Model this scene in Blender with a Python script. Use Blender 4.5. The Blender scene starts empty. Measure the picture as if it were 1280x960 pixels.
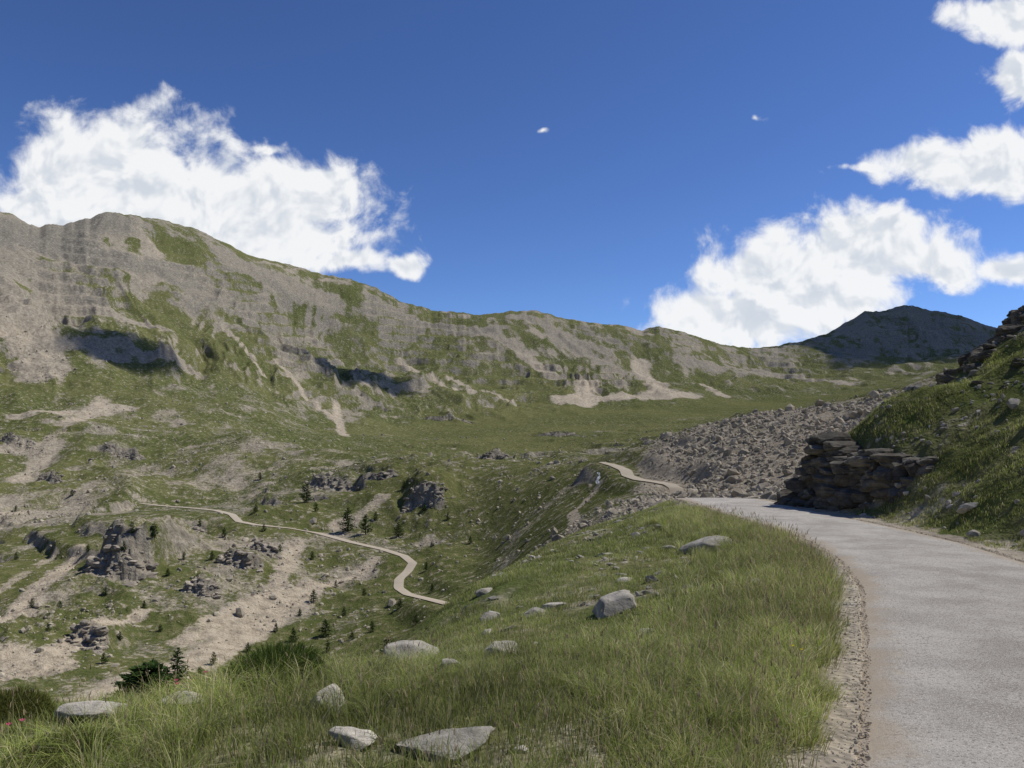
import bpy, math, time
import numpy as np
from mathutils import Vector
T0=time.time()
rng=np.random.default_rng(11)
scene=bpy.context.scene
EYE=2.0
D2R=math.pi/180
# ------------------------------------------------------------------ noise
def _h(ix,iy,s):
    n=(ix*374761393+iy*668265263+s*144269504)&0xffffffff
    n=((n^(n>>13))*1274126177)&0xffffffff
    n=n^(n>>16)
    return (n&0xffff)/65535.0
def vn(x,y,s=0):
    fx=np.floor(x);fy=np.floor(y)
    ix=fx.astype(np.int64);iy=fy.astype(np.int64)
    u=x-fx;v=y-fy
    u=u*u*u*(u*(u*6-15)+10);v=v*v*v*(v*(v*6-15)+10)
    a=_h(ix,iy,s);b=_h(ix+1,iy,s);c=_h(ix,iy+1,s);d=_h(ix+1,iy+1,s)
    return (a+(b-a)*u+(c-a)*v+(a-b-c+d)*u*v)*2-1
def fbm(x,y,o=4,s=0,g=0.5):
    t=0;a=1;n=0
    for i in range(o):
        t=t+a*vn(x,y,s+i*17);n+=a;a*=g
        x,y=(x*1.6+y*1.2)+3.1,(y*1.6-x*1.2)+7.7
    return t/n
def ridged(x,y,o=4,s=0,g=0.5):
    t=0;a=1;n=0
    for i in range(o):
        t=t+a*(1-2*np.abs(vn(x,y,s+i*13)));n+=a;a*=g
        x,y=x*2.03+5.3,y*2.03+1.7
    return t/n
def ss(a,b,x):
    t=np.clip((x-a)/(b-a),0,1);return t*t*(3-2*t)
def sp(x,w):
    return w*np.logaddexp(0,x/w)
# ------------------------------------------------------------------ mesh helpers
def make_mesh(name,V,groups,mats=None,smooth=False,attrs=None,matidx=None):
    me=bpy.data.meshes.new(name)
    V=np.ascontiguousarray(V,dtype=np.float32)
    me.vertices.add(len(V));me.vertices.foreach_set('co',V.ravel())
    loops=np.concatenate([g.ravel() for g in groups]).astype(np.int32)
    tot=np.concatenate([np.full(len(g),g.shape[1],np.int32) for g in groups])
    st=np.concatenate([[0],np.cumsum(tot)[:-1]]).astype(np.int32)
    me.loops.add(len(loops));me.loops.foreach_set('vertex_index',loops)
    me.polygons.add(len(tot));me.polygons.foreach_set('loop_start',st)
    if matidx is not None: me.polygons.foreach_set('material_index',matidx.astype(np.int32))
    me.polygons.foreach_set('use_smooth',np.full(len(tot),smooth,bool))
    if attrs:
        for k,a in attrs.items():
            if a.ndim==2:
                at=me.attributes.new(k,'FLOAT_COLOR','POINT')
                c=np.ones((len(a),4),np.float32);c[:,:3]=a
                at.data.foreach_set('color',c.ravel())
            else:
                at=me.attributes.new(k,'FLOAT','POINT');at.data.foreach_set('value',a.astype(np.float32))
    me.update(calc_edges=True)
    for m in (mats or []): me.materials.append(m)
    return me
def add_obj(name,me,loc=(0,0,0),rot=(0,0,0),scale=(1,1,1)):
    o=bpy.data.objects.new(name,me);scene.collection.objects.link(o)
    o.location=loc;o.rotation_euler=rot;o.scale=scale
    return o
# ------------------------------------------------------------------ material helpers
class NT:
    def __init__(s,nt): s.nt=nt
    def n(s,t,**k):
        nd=s.nt.nodes.new(t)
        for a,b in k.items():
            if a=='inp':
                for i,v in b.items():
                    if isinstance(v,bpy.types.NodeSocket): s.nt.links.new(v,nd.inputs[i])
                    else: nd.inputs[i].default_value=v
            else: setattr(nd,a,b)
        return nd
    def math(s,op,a,b=0.0,c=0.0,clamp=False):
        nd=s.n('ShaderNodeMath',operation=op,use_clamp=clamp,inp={0:a,1:b,2:c});return nd.outputs[0]
    def vm(s,op,a,b=(0,0,0)):
        nd=s.n('ShaderNodeVectorMath',operation=op,inp={0:a,1:b})
        return nd.outputs['Value'] if op in('LENGTH','DOT_PRODUCT') else nd.outputs[0]
    def mix(s,f,a,b,bt='MIX'):
        nd=s.n('ShaderNodeMix',data_type='RGBA',blend_type=bt)
        for i,v in ((0,f),(6,a),(7,b)):
            if isinstance(v,bpy.types.NodeSocket): s.nt.links.new(v,nd.inputs[i])
            else: nd.inputs[i].default_value=v if i==0 else (tuple(v)+(1,))[:4]
        return nd.outputs[2]
    def noise(s,vec,scale,detail=4,rough=0.5,dist=0.0):
        nd=s.n('ShaderNodeTexNoise',inp={'Vector':vec,'Scale':scale,'Detail':detail,'Roughness':rough,'Distortion':dist});return nd.outputs[0]
    def mr(s,v,a,b,c=0.0,d=1.0,smooth=True):
        nd=s.n('ShaderNodeMapRange',interpolation_type='SMOOTHSTEP' if smooth else 'LINEAR',inp={0:v,1:a,2:b,3:c,4:d});return nd.outputs[0]
def new_mat(name):
    m=bpy.data.materials.new(name);m.use_nodes=True;m.node_tree.nodes.clear()
    return m,NT(m.node_tree)
def finish(N,col,rough=0.9,bump=None,bdist=0.1,bstr=0.6,transl=0.0):
    out=N.n('ShaderNodeOutputMaterial')
    p=N.n('ShaderNodeBsdfDiffuse',inp={'Roughness':0.6})
    if isinstance(col,bpy.types.NodeSocket): N.nt.links.new(col,p.inputs[0])
    else: p.inputs[0].default_value=tuple(col)+(1,)
    if bump is not None:
        b=N.n('ShaderNodeBump',inp={'Strength':bstr,'Distance':bdist,'Height':bump})
        N.nt.links.new(b.outputs[0],p.inputs['Normal'])
    sh=p.outputs[0]
    if transl>0:
        t=N.n('ShaderNodeBsdfTranslucent')
        if isinstance(col,bpy.types.NodeSocket): N.nt.links.new(col,t.inputs[0])
        mx=N.n('ShaderNodeMixShader',inp={0:transl,1:sh,2:t.outputs[0]});sh=mx.outputs[0]
    N.nt.links.new(sh,out.inputs[0])
def P(N): return N.n('ShaderNodeNewGeometry').outputs['Position']
def attr(N,name,out='Fac'): return N.n('ShaderNodeAttribute',attribute_name=name).outputs[out]

# terrain
m_ter,N=new_mat('alpine_ground')
pos=P(N);veg=attr(N,'veg');scr=attr(N,'scr');n3=attr(N,'tone');vr=attr(N,'vraw')
n2=N.noise(pos,0.9,4,0.65);n4=N.noise(pos,0.3,6,0.75)
v=N.math('ADD',veg,N.math('MULTIPLY',N.math('SUBTRACT',n2,0.5),0.9))
fac=N.mr(v,0.36,0.62)
g=N.mix(n3,(0.074,0.094,0.029),(0.128,0.137,0.048))
g=N.mix(N.mr(n4,0.42,0.68),g,(0.20,0.182,0.09))
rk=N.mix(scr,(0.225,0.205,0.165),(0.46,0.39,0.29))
br=N.mr(n4,0.3,0.7,0.5,1.45,False)
cb=N.n('ShaderNodeCombineColor',inp={0:br,1:br,2:br}).outputs[0]
rk=N.mix(1.0,rk,cb,'MULTIPLY')
col=N.mix(fac,rk,g)
stn=N.math('MULTIPLY',N.mr(n4,.57,.625,0,.8),N.mr(vr,1.1,.65))
col=N.mix(stn,col,(.41,.37,.295))
bmp=N.math('MULTIPLY',attr(N,'rgh'),N.math('ADD',N.math('MULTIPLY',n4,2.2),N.math('MULTIPLY',n2,0.4)))
finish(N,col,0.95,bmp,1.0,0.9)

def rock_mat(name,a,b,lich=(0.12,0.12,0.09),sc=1.0,dark=0.5,strata=0.0):
    m,N=new_mat(name);pos=P(N)
    bp=N.noise(pos,5*sc,6,0.72);n=N.noise(pos,1.6*sc,3,0.68);c=N.mix(N.mr(n,0.35,0.65),a,b)
    c=N.mix(N.mr(bp,0.52,0.68,0,dark),c,lich)
    v=attr(N,'val');cc=N.n('ShaderNodeCombineColor',inp={0:v,1:v,2:v}).outputs[0]
    c=N.mix(1.0,c,cc,'MULTIPLY')
    if strata>0:
        w=N.noise(N.vm('MULTIPLY',pos,(0.6,0.6,9.0)),1.2*sc,4,0.6)
        bp=N.math('ADD',bp,N.math('MULTIPLY',w,1.5))
        c=N.mix(N.mr(w,0.5,0.62,0,0.45),c,tuple(0.5*q for q in a))
    finish(N,c,0.9,bp,0.06/sc,0.8)
    return m
m_boul=rock_mat('limestone_boulder',(0.29,0.272,0.235),(0.46,0.425,0.365))
m_scree=rock_mat('scree_stone',(0.32,0.285,0.22),(0.48,0.42,0.325),sc=0.3,dark=0.3)
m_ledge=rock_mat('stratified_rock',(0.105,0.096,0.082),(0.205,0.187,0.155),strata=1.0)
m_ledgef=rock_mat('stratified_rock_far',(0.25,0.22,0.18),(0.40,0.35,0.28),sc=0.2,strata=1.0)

m_grass,N=new_mat('grass_blades')
finish(N,attr(N,'col','Color'),0.6,None,transl=0.42)
m_bark,N=new_mat('bark');finish(N,(0.09,0.065,0.045),0.9)
m_need,N=new_mat('pine_needles');finish(N,attr(N,'col','Color'),0.7,None,transl=0.2)

m_road,N=new_mat('worn_asphalt');pos=P(N)
bigr=N.noise(pos,0.9,5,0.65)
c=N.mix(N.mr(bigr,.35,.65),(0.33,0.30,0.26),(0.49,0.455,0.40))
sp1=N.noise(pos,34,5,0.85);c=N.mix(N.mr(sp1,0.38,0.50),(0.15,0.14,0.125),c)
c=N.mix(N.mr(N.noise(pos,90,2,0.7),0.55,0.64,0,0.85),c,(0.72,0.68,0.61))
lat=attr(N,'lat')
c=N.mix(N.math('MULTIPLY',N.mr(N.math('ADD',lat,N.math('MULTIPLY',N.noise(pos,1.4,5,0.7),0.7)),1.02,1.3),0.85),c,(0.40,0.32,0.225))
c=N.mix(N.mr(lat,.35,.55,0,.12),c,(.55,.53,.48))
crk=N.n('ShaderNodeTexVoronoi',feature='DISTANCE_TO_EDGE',inp={'Vector':N.vm('ADD',pos,N.n('ShaderNodeTexNoise',inp={'Vector':pos,'Scale':2.0,'Detail':4.0}).outputs[1]),'Scale':0.45})
ck=N.mr(crk.outputs[0],0.0,0.006,0.5,0.0)
c=N.mix(N.math('MULTIPLY',ck,N.mr(bigr,0.5,0.58)),c,(0.13,0.12,0.105))
finish(N,c,0.85,sp1,0.016,0.8)
m_track,N=new_mat('pale_track');pos=P(N)
finish(N,N.mix(N.noise(pos,0.6,4,0.6),(0.34,0.29,0.22),(0.47,0.41,0.32)),0.9)
m_grav=rock_mat('verge_gravel',(0.42,0.37,0.29),(0.58,0.52,0.43),sc=6,dark=0.3)

# ------------------------------------------------------------------ terrain grid
az=np.concatenate([np.arange(-180,-38,2.0),np.arange(-38,38.001,0.078),np.arange(40,180.1,2.0)])*D2R
rr=[0.5]
while rr[-1]<5600:
    r=rr[-1]
    s=0.016 if r<4 else 0.009 if r<60 else 0.006 if r<700 else 0.0036 if r<3100 else 0.01
    rr.append(r*(1+s))
rr=np.array(rr);NA,NR=len(az),len(rr)
# survey of the valley : for each bearing, (distance, elevation in mils) of the main breaks of slope
tab={
-200:[(50,-560),(150,-380),(300,-180),(420,-100),(520,-30),(680,60),(950,170),(1250,300)],
0:[(50,-540),(150,-312),(300,-150),(420,-90),(520,-45),(680,20),(950,130),(1300,290)],
100:[(50,-520),(160,-303),(310,-112),(430,-70),(540,-25),(720,40),(1050,150),(1450,280)],
200:[(50,-490),(170,-290),(330,-82),(450,-45),(600,-12),(800,40),(1150,145),(1600,282)],
300:[(50,-450),(180,-280),(320,-92),(430,-42),(600,-8),(880,40),(1250,130),(1700,244)],
400:[(50,-400),(185,-265),(320,-108),(420,-24),(560,-20),(950,18),(1350,90),(1850,215)],
500:[(50,-350),(170,-262),(300,-130),(400,-18),(600,-16),(1050,18),(1450,78),(1950,182)],
600:[(50,-290),(140,-245),(260,-145),(385,-20),(600,-14),(1150,28),(1500,75),(2000,164)],
700:[(50,-190),(110,-155),(220,-88),(350,-20),(650,-8),(1250,38),(1600,82),(2050,162)],
760:[(50,-130),(110,-112),(210,-58),(300,-17),(650,0),(1300,42),(1650,85),(2100,155)],
800:[(50,-124),(110,-100),(185,-62),(265,-12),(650,4),(1300,44),(1700,85),(2150,150)],
850:[(50,-118),(110,-95),(185,-64),(255,4),(650,10),(1350,46),(1750,85),(2250,145)],
900:[(50,-108),(110,-85),(165,-60),(250,21),(650,18),(1400,50),(1850,82),(2400,128)],
1000:[(50,-90),(100,-70),(150,-50),(245,41),(650,30),(1500,55),(2000,80),(2700,132)],
1100:[(50,-60),(90,-40),(140,-10),(240,68),(650,50),(1600,72),(2250,105),(3000,168)],
1200:[(50,-40),(90,0),(140,30),(240,92),(650,70),(1600,85),(2250,110),(3000,163)],
1280:[(50,-20),(90,20),(140,50),(240,110),(650,90),(1600,95),(2250,105),(3000,140)],
1500:[(50,180),(90,220),(140,230),(240,230),(650,180),(1600,150),(2250,130),(3000,130)]}
crest=np.array([(-200,265),(-60,262),(0,269),(15,272),(30,281),(50,290),(62,286),(75,288),(100,280),(118,274),(130,270),(145,271),(160,272),(200,278),(240,290),(262,299),(280,307),(300,318),(320,325),(345,330),(375,338),(400,345),(440,352),(470,362),(500,378),(540,390),(580,393),(600,396),(640,390),(665,389),(700,398),(740,405),(780,408),(803,414),(820,409),(840,413),(870,422),(900,432),(940,437),(962,436),(1000,429),(1040,416),(1068,400),(1080,392),(1092,393),(1110,389),(1128,384),(1140,385),(1160,390),(1200,397),(1225,405),(1280,425),(1500,440)],float)
pxs=np.array(sorted(tab));A=np.arctan((pxs-640)/1000.)
K=8
rk_=np.array([[tab[p][k][0]/math.cos(a) for k in range(K)] for p,a in zip(pxs,A)])
ek_=np.array([[tab[p][k][1]*math.cos(a)/1000 for k in range(K)] for p,a in zip(pxs,A)])
mr_=(rk_[0]+rk_[-1])/2;me_=(ek_[0]+ek_[-1])/2
A2=np.concatenate([[-math.pi],A,[math.pi]]);rk2=np.vstack([mr_,rk_,mr_]);ek2=np.vstack([me_,ek_,me_])
infr=(az>-37.9*D2R)&(az<37.9*D2R)
ker=np.exp(-np.linspace(-2.2,2.2,61)**2);ker/=ker.sum()
RK=np.zeros((NA,K+2));EK=np.zeros((NA,K+2))
for k in range(K):
    for src,dst in((rk2,RK),(ek2,EK)):
        c=np.interp(az,A2,src[:,k]);seg=c[infr]
        seg=np.convolve(np.pad(seg,30,mode='edge'),ker,'valid');c[infr]=seg;dst[:,k]=c
ca=np.arctan((crest[:,0]-640)/1000.);cz=(560-crest[:,1])/1000*np.cos(ca)
m=(az>ca[0])&(az<ca[-1])
EK[m,K-1]=np.interp(az[m],ca,cz)
EK[:,K-1]+=0.0016*fbm(az*160,az*0+2,5,5,.6)+0.0018*ridged(az*120,az*0+1,4,5)*ss(-0.44,-0.52,np.tan(az))*np.abs(np.cos(az))
RK[:,K]=RK[:,K-1]+900;EK[:,K]=EK[:,K-1]*0.55
RK[:,K+1]=7000;EK[:,K+1]=0.0
def pchip(xk,yk,x):
    h=np.diff(xk);d=np.diff(yk)/h
    mm=np.zeros(len(xk));same=d[1:]*d[:-1]>0
    w1=2*h[1:]+h[:-1];w2=h[1:]+2*h[:-1]
    with np.errstate(all='ignore'):
        hm=(w1+w2)/(w1/d[:-1]+w2/d[1:])
    mm[1:-1]=np.where(same,hm,0);mm[0]=d[0];mm[-1]=d[-1]
    i=np.clip(np.searchsorted(xk,x)-1,0,len(xk)-2)
    t=(x-xk[i])/h[i];t=np.maximum(t,0)
    return (1+2*t)*(1-t)**2*yk[i]+t*(1-t)**2*h[i]*mm[i]+t*t*(3-2*t)*yk[i+1]+t*t*(t-1)*h[i]*mm[i+1]
Z=np.zeros((NA,NR));ROW=np.zeros((NA,NR))
rc=np.maximum(rr,45)
for i in range(NA):
    Z[i]=pchip(RK[i],EYE+EK[i]*RK[i],rc)
    ROW[i]=np.interp(rc,RK[i],np.arange(K+2))
AZ,RR=np.meshgrid(az,rr,indexing='ij')
X=RR*np.sin(AZ);Y=RR*np.cos(AZ)
TA=np.tan(np.clip(AZ,-1.2,1.2))
# relief
warp=1.3*fbm(X/260,Y/260,3,31)
gx=AZ*1500/95.+0.6*fbm(X/90,Y/90,3,35);gy=RR/300.
gul=ridged(gx+warp,gy,5,3,0.5)
tm=np.clip((ROW-5.0)/1.9,0,1)
ampg=np.where(ROW<7,np.sin(np.pi*tm**1.2),0)*(0.6+0.7*ss(-.3,.4,fbm(X/300,Y/300,2,36)))
sideL=ss(0.1,-0.45,TA)
Z+=gul*ampg*(20+9*sideL)
big=fbm(X/150,Y/150,3,8);mid=fbm(X/38,Y/38,5,9,0.55)
flat=ss(3.9,4.4,ROW)*(1-ss(5.2,5.8,ROW))*ss(-.42,-.15,TA)
f1=ss(90,300,RR)*(1-0.58*flat)*(1-0.8*ss(6.3,6.95,ROW))
Z+=big*f1*np.minimum(RR*0.026,12)+mid*f1*np.minimum(RR*0.012,5.0)
Z+=ridged(X/24,Y/24,3,77)*f1*np.minimum(RR*0.0045,2.0)
spr=ridged((X*.8+Y*.6)/150.+.4*fbm(X/120,Y/120,2,81),(Y*.8-X*.6)/420.,3,82)
Z+=spr*ss(330,480,RR)*(1-ss(5.4,6.4,ROW))*ss(-.12,-.35,TA)*13*(Y>0)
# small erosion gullies on the lower left slopes
gl=ridged((X*.55+Y*.83)/26.+.5*fbm(X/30,Y/30,2,83),(Y*.55-X*.83)/110.,3,84)
Z+=gl*ss(130,200,RR)*(1-ss(3.2,4.2,ROW))*ss(0.0,-.15,TA)*1.9*(Y>0)
st=6.5+0*Z;q=(Z+1.5*big)/st;fr=q-np.floor(q)
ter=(ss(0.60,0.92,fr)-fr)*st
ledm=ss(0.0,0.3,fbm(X/90,Y/60,3,44))*ss(180,260,RR)*(1-ss(4.4,4.9,ROW))*(Y>0)
Z+=ter*0.75*ledm
st2=20.;q=(Z+12*big)/st2;fr=q-np.floor(q)
ter2=(ss(0.4,0.9,fr)-fr)*st2
ledm2=ss(-0.1,0.3,fbm(X/200,Y/200,3,54))*ss(5.6,6.0,ROW)*(1-ss(6.75,6.98,ROW))*0.8
Z+=ter2*ledm2
# ------------------------------------------------------------------ near ground
cy=np.array([-40,-15,-5,0,5,7,11,14,17,20,25,30,36,45,60.]);cx=np.array([-19,-6,-0.9,1.5,3.9,4.8,6.5,7.4,7.95,8.1,8.05,8.2,8.7,10,13.])
yy=np.arange(-45,70,0.25);xx=np.interp(yy,cy,cx);kk=np.exp(-np.linspace(-2,2,15)**2);kk/=kk.sum()
xx=np.convolve(np.pad(xx,7,mode='edge'),kk,'valid')
tx=np.gradient(xx,yy)
def xc(y): return np.interp(y,yy,xx)
def cph(y): return 1/np.sqrt(1+np.interp(y,yy,tx)**2)
def lateral(x,y): return (x-xc(y))*cph(y)
def zr(y): return -0.010*np.maximum(y-30,0)**2/(1+0.02*np.maximum(y-30,0))
edge=np.array([(-60,-12),(-25,1),(-12,4.6),(-6,5.6),(-3.8,6.1),(-2.4,7.0),(-1.6,8.2),(-1.1,10),(-1.0,14),(-.4,20),(1.4,28),(3.0,34),(5,39),(9,43),(20,46),(60,52)])
def edist(x,y):
    best=np.full(x.shape,1e9);sg=np.ones(x.shape)
    for (ax,ay),(bx,by) in zip(edge[:-1],edge[1:]):
        dx,dy=bx-ax,by-ay;t=np.clip(((x-ax)*dx+(y-ay)*dy)/(dx*dx+dy*dy),0,1)
        px,py=x-ax-t*dx,y-ay-t*dy;d=np.hypot(px,py)
        cr=dx*(y-ay)-dy*(x-ax)
        u=d<best-1e-9;best=np.where(u,d,best);sg=np.where(u,np.sign(cr),sg)
    return best*sg
ze_y=np.array([-50,6,7,8,10,14,20,28,35,40,50.]);ze_z=np.array([0,0.0,.13,.3,.6,.95,1.2,1.3,1.4,1.3,1.7])
def znear(x,y):
    s=lateral(x,y);t=edist(x,y);z0=zr(y)
    u=np.maximum(-s-1.65,0)
    q=u/(u+np.maximum(-t,0)+0.05)
    rough=0.10*fbm(x/3.,y/3.,3,61)+0.035*fbm(x/0.6,y/0.6,3,62)
    off=ss(0.2,1.5,u)
    zl=z0+0.14*ss(0.25,1.0,u)*(1-ss(1.5,4,u)*0.6)-np.interp(y,ze_y,ze_z)*(q**0.8)-0.72*sp(t,0.35)+rough*off*1.4+0.25*off*fbm(x/7,y/7,2,63)
    w=np.maximum(s-1.75,0)
    rise=0.86*sp(w-0.5,0.18)-0.86*sp(-0.5+0*w,0.18)
    rise=rise-0.35*sp(rise-9,1.5)
    rise=rise+1.3*np.exp(-((x-12.3)/2.3)**2-((y-26.6)/3.2)**2)*ss(.7,1.9,w)
    bk=y-28.3-0.25*np.maximum(x-12,0)+0.8*fbm(x/2.5,y*0+3,3,68)
    zrt=z0*(1-ss(0,4,w))+rise-1.0*sp(bk,0.35)*ss(0,1.2,w)+ss(0.3,1.5,w)*(rough*2.2+0.40*fbm(x/4,y/4,3,65)+0.25*ridged(x/1.6,y/1.6,3,66))
    zz=np.where(s<0,zl,zrt)
    return zz-0.07*(np.abs(s)<1.58)
nm=RR[0]<70;ni=np.nonzero(nm)[0]
Xn,Yn=X[:,ni],Y[:,ni]
ZN=znear(Xn,Yn);w=1-ss(38,58,RR[:,ni])
Z[:,ni]=ZN*w+Z[:,ni]*(1-w)
lr=np.log(rr)
def HZ(x,y,G=None):
    G=Z if G is None else G
    x=np.asarray(x,float);y=np.asarray(y,float)
    a=np.arctan2(x,y);r=np.log(np.maximum(np.hypot(x,y),0.51))
    ia=np.clip(np.interp(a,az,np.arange(NA)),0,NA-1.001);ir=np.clip(np.interp(r,lr,np.arange(NR)),0,NR-1.001)
    i=ia.astype(int);j=ir.astype(int);u=ia-i;v=ir-j
    return G[i,j]*(1-u)*(1-v)+G[i+1,j]*u*(1-v)+G[i,j+1]*(1-u)*v+G[i+1,j+1]*u*v
def sight(px,py,dmin=60,dmax=4500):
    """ground point seen on a bearing / elevation from the survey station"""
    b=(px-640)/1000;e=(560-py)/1000
    d=dmin*np.exp(np.arange(0,math.log(dmax/dmin),0.0015))
    h=HZ(b*d,d);k=np.nonzero(h>EYE+e*d)[0]
    i=k[0] if len(k) else int(np.argmax(-(np.abs((h-EYE)/d-e))))
    return b*d[i],d[i],h[i]
def patch(x,y,rad):
    r=math.hypot(x,y);a=math.atan2(x,y)
    js=np.nonzero((rr>r-rad)&(rr<r+rad))[0];am=np.nonzero((az>a-1.3*rad/r)&(az<a+1.3*rad/r))[0]
    return np.ix_(am,js)
CR=[]
for (px,py,wpx,hpx) in [(138,722,90,66),(412,612,66,15),(533,633,62,30),(108,810,60,30),(300,706,60,14),(18,554,60,12),(150,572,64,12),(250,742,50,18),(632,737,34,18),(235,668,40,11),(470,600,60,11),(60,600,50,11),(330,690,40,12),(700,545,60,6),(610,572,60,6),(560,525,70,6),(460,500,60,6)]:
    x,y,z=sight(px,py,90);CR.append((x,y,z,wpx*y/2000,hpx*y/1000,px))
VEGC=np.zeros_like(Z);VEGP=np.zeros_like(Z)
for (x,y,z,hw,hh,px) in CR:
    back=max(4*hh,hw);sl=patch(x,y,back+2*hw);xa,ya=X[sl],Y[sl]
    u=(xa-x)/hw+0.3*fbm(xa/hw*1.5,ya/hw*1.5,4,int(px));v_=(ya-y)+0.35*hw*fbm(xa/(hw*.5),ya*0+px,4,17)+.5*(xa-x)
    zz=0;ns=max(2,int(hh/2.5))
    for k in range(ns):
        f0=k*hh*0.7/ns
        zz=zz+ss(f0-0.1*hh/ns,f0+0.22*hh/ns+.5,v_+1.6*fbm(xa/3+k*9,ya/3,3,k))/ns
    w=1-ss(0.5,1.25,np.abs(u))
    Z[sl]+=hh*0.8*zz*w*(1-ss(hh,back,v_))+.12*hh*w*fbm(xa/(hw*.3),ya/(hw*.3),4,12)
    VEGC[sl]=np.maximum(VEGC[sl],w*ss(-.15*hh-1,0,v_)*(1-ss(hh*.5,hh*.75,v_)))
    VEGP[sl]=np.maximum(VEGP[sl],(1-ss(1.2,1.7,np.abs(u)))*ss(-.2*hh,.2*hh,v_)*(1-ss(back,back*1.2,v_)))
def trace(pts,dmin,sm):
    pts=np.array(pts,float);s=np.concatenate([[0],np.cumsum(np.hypot(*np.diff(pts,axis=0).T))])
    u=np.arange(0,s[-1],3.0);px=np.interp(u,s,pts[:,0]);py=np.interp(u,s,pts[:,1])
    W=np.array([sight(a,b,dmin) for a,b in zip(px,py)])
    d=W[:,1].copy();pad=sm
    k=np.ones(2*pad+1)/(2*pad+1)
    med=np.array([np.median(d[max(0,i-pad):i+pad+1]) for i in range(len(d))])
    d=np.convolve(np.pad(med,pad,mode='edge'),k,'valid')
    x=(px-640)/1000*d;z=EYE+(560-py)/1000*d
    return np.stack([x,d,z],1)
roadA=trace([(175,629),(200,632),(240,635),(270,638),(290,643),(299,652),(320,656),(360,660),(400,667),(440,678),(480,687),(505,695),(516,704),(510,714),(499,724),(498,735),(510,743),(540,750),(576,759)],150,5)
roadB=trace([(752,578),(768,582),(782,588),(785,595),(800,600),(822,603),(838,606),(845,611),(847,619)],125,4)
def rdist(x,y,R):
    best=np.full(np.shape(x),1e9)
    for a,b in zip(R[:-1],R[1:]):
        dx,dy=b[0]-a[0],b[1]-a[1];t=np.clip(((x-a[0])*dx+(y-a[1])*dy)/(dx*dx+dy*dy+1e-9),0,1)
        best=np.minimum(best,np.hypot(x-a[0]-t*dx,y-a[1]-t*dy))
    return best
def bench(R,wid,lo,hi):
    js=np.nonzero((rr>lo)&(rr<hi))[0];am=np.nonzero((az>-0.62)&(az<0.3))[0]
    sl=np.ix_(am,js);x=X[sl];y=Y[sl];best=np.full(x.shape,1e9);zz=np.zeros(x.shape)
    for a,b in zip(R[:-1],R[1:]):
        dx,dy=b[0]-a[0],b[1]-a[1];t=np.clip(((x-a[0])*dx+(y-a[1])*dy)/(dx*dx+dy*dy+1e-9),0,1)
        d=np.hypot(x-a[0]-t*dx,y-a[1]-t*dy);u=d<best;best=np.where(u,d,best);zz=np.where(u,a[2]+t*(b[2]-a[2]),zz)
    w=1-ss(wid,wid*3.5,best);Z[sl]=Z[sl]*(1-w)+(zz-0.15)*w
bench(roadA,3.0,140,560);bench(roadB,3.0,110,420)
# ------------------------------------------------------------------ cover attributes
dZr=np.gradient(Z,axis=1)/np.gradient(rr)[None,:]
dZa=np.gradient(Z,axis=0)/(np.gradient(az)[:,None]*RR)
slope=np.hypot(dZr,dZa)
streak=fbm(AZ*1500/16+2.2*warp+.8*fbm(X/60,Y/60,3,37),RR/130,4,39,.6)
n1=fbm(X/22,Y/22,6,93,.68)
VEG=0.68+0.18*fbm(X/220,Y/220,3,91)+0.14*fbm(X/50,Y/50,3,92)
mead=ss(3.8,4.4,ROW)*(1-ss(5.1,5.6,ROW))*ss(-0.4,-0.15,TA)
VEG+=0.19*mead
VEG-=0.36*ss(0.8,1.4,slope)*ss(60,120,RR)
VEG-=0.24*gul*ss(5.0,5.6,ROW)
VEG+=0.38*streak*ss(4.9,5.6,ROW)
VEG+=0.09*ss(4.9,5.6,ROW)-.08*ss(6.0,6.9,ROW)
VEG-=.26*ss(.36,.42,TA)*ss(5.9,6.3,ROW)
VEG-=0.10*(1-ss(3.4,4.2,ROW))*ss(80,140,RR)
VEG+=0.10*gl*ss(130,200,RR)*(1-ss(3.2,4.2,ROW))*ss(0.0,-.15,TA)
VEG-=0.06*ss(-.1,-.4,TA)*ss(3.5,4.2,ROW)
SCR=0.45+0.3*fbm(X/120,Y/120,3,95)+0*Z
SCR=SCR-0.3*ss(0.8,1.3,slope)
VEG=np.maximum(VEG,VEG*(1-VEGP)+.55*VEGP)
VEG=VEG-0.65*VEGC;SCR=SCR*(1-VEGC)+.25*VEGC
SCR=np.where(TA>.36,SCR-.4*ss(5.9,6.3,ROW),SCR)
near=1-ss(40,60,RR);VEG=VEG*(1-near)+0.70*near
def stroke(p,q,w,dv,scv=None,f=0.6):
    a=sight(*p);b=sight(*q)
    lo=min(math.hypot(a[0],a[1]),math.hypot(b[0],b[1]))-w*2-10;hi=max(math.hypot(a[0],a[1]),math.hypot(b[0],b[1]))+w*2+10
    js=np.nonzero((rr>lo)&(rr<hi))[0]
    aa=sorted((math.atan2(a[0],a[1]),math.atan2(b[0],b[1])));g=2.2*w/max(lo,60)
    am=np.nonzero((az>aa[0]-g)&(az<aa[1]+g))[0]
    if len(js)==0 or len(am)==0:return
    sl=np.ix_(am,js);x=X[sl];y=Y[sl];dx,dy=b[0]-a[0],b[1]-a[1]
    t=np.clip(((x-a[0])*dx+(y-a[1])*dy)/(dx*dx+dy*dy+1e-9),0,1)
    d=np.hypot(x-a[0]-t*dx,y-a[1]-t*dy)/w+0.6*fbm(x/(w*0.9),y/(w*0.9),5,7,.6)
    k=1-ss(1-f,1+f*0.6,d)
    VEG[sl]+=dv*k*.82
    if scv is not None: SCR[sl]=SCR[sl]*(1-k)+scv*k
S=stroke
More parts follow.
